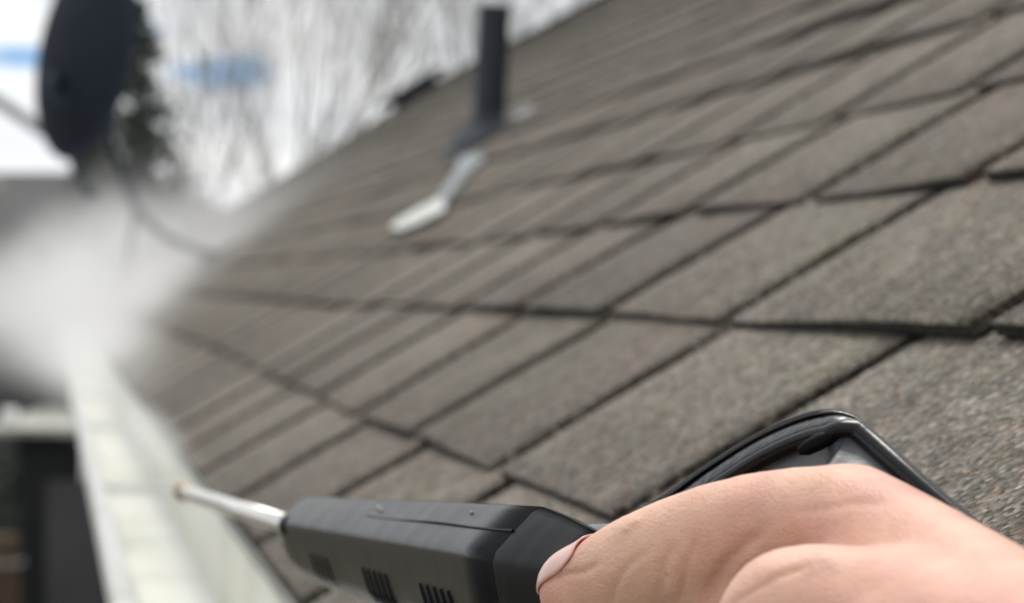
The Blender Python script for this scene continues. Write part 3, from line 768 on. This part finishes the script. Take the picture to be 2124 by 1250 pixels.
# creases and tendons pressed into the skin
def seg_d(p, poly):
    best = 1e9; tt = 0; tot = 0; L_ = sum((Vector(b)-Vector(a)).length for a, b in zip(poly, poly[1:]))
    for a, b in zip(poly, poly[1:]):
        a, b = Vector(a), Vector(b); ab = b-a; t = max(0, min(1, (p-a).dot(ab)/ab.length_squared)); dd_ = (p-a-ab*t).length
        if dd_ < best: best = dd_; tt = (tot+ab.length*t)/L_
        tot += ab.length
    return best, tt
CREASE = [([(1600, 1085), (1545, 1130), (1500, 1175), (1478, 1215), (1462, 1262)], 16, -.0009),
          ([(1345, 1140), (1300, 1175), (1275, 1215), (1268, 1260)], 9, -.0005),
          ([(1400, 1120), (1378, 1170), (1372, 1230)], 11, -.0006),
          ([(1445, 1110), (1425, 1170), (1415, 1240)], 9, -.0005),
          ([(1700, 1168), (1620, 1195), (1540, 1235), (1500, 1262)], 7, -.0004),
          ([(1860, 1040), (1760, 1045), (1650, 1062)], 10, -.0003),
          ([(1290, 1105), (1310, 1085), (1330, 1075)], 8, .0004),
          ([(1250, 1165), (1210, 1185), (1165, 1190), (1140, 1204)], 7, -.0007),
          ([(1960, 1120), (1850, 1130), (1740, 1150)], 14, -.0003),
          ([(1560, 1200), (1640, 1170), (1760, 1150)], 20, .0005)]
nrm = [v.normal.copy() for v in hm.vertices]
for i, v in enumerate(hm.vertices):
    q = to_px(v.co)
    if not q or q[0] < 1080 or q[0] > 2150 or q[1] > 1300: continue
    if nrm[i].dot(CP-v.co) < 0: continue
    p = Vector((q[0], q[1])); dsp = 0
    for poly, w, dep in CREASE:
        d_, t_ = seg_d(p, poly)
        if d_ < w*3: dsp += dep*math.exp(-(d_/w)**2)*min(1, 4*t_+.15, 4*(1-t_)+.35)
    dsp += .00035*noise.noise(v.co*120)
    v.co += nrm[i]*dsp
person = link('person', hm, M['skin'], None, True)
tag(person, 'bare right hand and forearm gripping the pressure washer gun', 'person')
recentre(person)
# nail: curved plate resting on the thumb tip
bvh = BVHTree.FromPolygons([v.co+person.location for v in hm.vertices], [p.vertices[:] for p in hm.polygons])
tip = px(1188, 1232, .673); ipj = px(1392, 1150, .652); ta = (ipj-tip).normalized()
ra = (UP-ta*UP.dot(ta)).normalized(); rb_ = (FW-ta*FW.dot(ta)-ra*FW.dot(ra)).normalized()
bm = bmesh.new(); g_ = {}
for i in range(15):
    for j in range(13):
        u = i/14; v = j/12*2-1
        half = math.radians(48)*(1-abs(u*2-1)**3.5*.30)
        ang = math.radians(-27)+math.radians(12)*u + v*half
        c = tip + ta*(-.0055+.0165*u)
        d = ra*math.cos(ang)+rb_*math.sin(ang)
        if u < .35: d = (d - ta*(.35-u)*1.1).normalized()
        hit = bvh.ray_cast(c+d*.03, -d)
        if hit[0] is None: hit = bvh.find_nearest(c+d*.01)
        g_[i, j] = bm.verts.new(hit[0]+d*(.00025+.0004*(1-v*v)+.0003*(1-u)))
for i in range(14):
    for j in range(12): bm.faces.new((g_[i, j], g_[i+1, j], g_[i+1, j+1], g_[i, j+1]))
for _ in range(3): bmesh.ops.smooth_vert(bm, verts=bm.verts[:], factor=.5, use_axis_x=True, use_axis_y=True, use_axis_z=True)
bmesh.ops.solidify(bm, geom=bm.faces[:], thickness=-.0004)
bmobj('thumb_nail', bm, M['nail'], person, smooth=True)

# ------------------------------------------------------------------ spray and drifting mist over the gutter
def mist(name, lo, hi, blobs, dens, label, nscale=3.0, nlow=.25):
    """blobs: (centre, radii, weight): soft ellipsoids of droplets"""
    bm = bmesh.new(); box(bm, lo, hi)
    m = D.materials.new(name); m.use_nodes = True; g = G(m); g.n.remove(g.n['Principled BSDF'])
    vol = g.new('ShaderNodeVolumePrincipled'); vol.inputs['Color'].default_value = (.99, .995, 1, 1); vol.inputs['Anisotropy'].default_value = .4
    acc = None
    for c, r, w in blobs:
        t = g.new('ShaderNodeNewGeometry'); s = g.new('ShaderNodeVectorMath', operation='SUBTRACT'); s.inputs[1].default_value = c
        g.l.new(t.outputs['Position'], s.inputs[0])
        dv = g.new('ShaderNodeVectorMath', operation='DIVIDE'); dv.inputs[1].default_value = r; g.l.new(s.outputs[0], dv.inputs[0])
        ln_ = g.new('ShaderNodeVectorMath', operation='LENGTH'); g.l.new(dv.outputs[0], ln_.inputs[0])
        mr = g.new('ShaderNodeMapRange'); mr.interpolation_type = 'SMOOTHERSTEP'
        mr.inputs['From Min'].default_value = 1; mr.inputs['From Max'].default_value = 0; mr.inputs['To Max'].default_value = w
        g.l.new(ln_.outputs[1], mr.inputs['Value'])
        if acc is None: acc = mr.outputs[0]
        else:
            ad = g.new('ShaderNodeMath', operation='ADD'); g.l.new(acc, ad.inputs[0]); g.l.new(mr.outputs[0], ad.inputs[1]); acc = ad.outputs[0]
    n = g.noise(g.geo((1, .45, 1)), nscale, 5, .6); mr = g.new('ShaderNodeMapRange'); mr.inputs['From Min'].default_value = .3; mr.inputs['From Max'].default_value = .7
    mr.inputs['To Min'].default_value = nlow; mr.inputs['To Max'].default_value = 2.3; mr.clamp = True; g.l.new(n, mr.inputs['Value'])
    mu = g.new('ShaderNodeMath', operation='MULTIPLY'); g.l.new(acc, mu.inputs[0]); g.l.new(mr.outputs[0], mu.inputs[1])
    m2_ = g.new('ShaderNodeMath', operation='MULTIPLY'); g.l.new(mu.outputs[0], m2_.inputs[0]); m2_.inputs[1].default_value = dens; mx = g.new('ShaderNodeMath', operation='MAXIMUM'); g.l.new(mu.outputs[0], mx.inputs[0]); mx.inputs[1].default_value = 0; g.l.new(mx.outputs[0], m2_.inputs[0])
    g.l.new(m2_.outputs[0], vol.inputs['Density']); g.l.new(vol.outputs[0], g.n['Material Output'].inputs['Volume'])
    o = bmobj(name, bm, m); tag(o, label, 'mist', kind='stuff'); return o
def pp(x, y, d): p = px(x, y, d); return tuple(p)
mist('spray_mist', (-.9, 1.6, CAMZ-.9), (1.7, 12.4, CAMZ+.95),
     [(pp(215, 745, 5.4), (.15, 3.0, .115), 1.9), (pp(190, 650, 7.6), (.38, 3.6, .27), 1.55), (pp(40, 640, 9), (.55, 3.2, .28), .6),
      (pp(500, 480, 9.5), (.85, 3.0, .40), .26), (pp(330, 560, 9), (.6, 3.4, .32), .75), (pp(180, 500, 9.3), (.35, 2.5, .25), .5), (pp(330, 920, 2.7), (.03, 1.3, .03), 5.0)],
     .52, 'white cloud of water spray drifting over the far end of the gutter', 4.2, -.45)
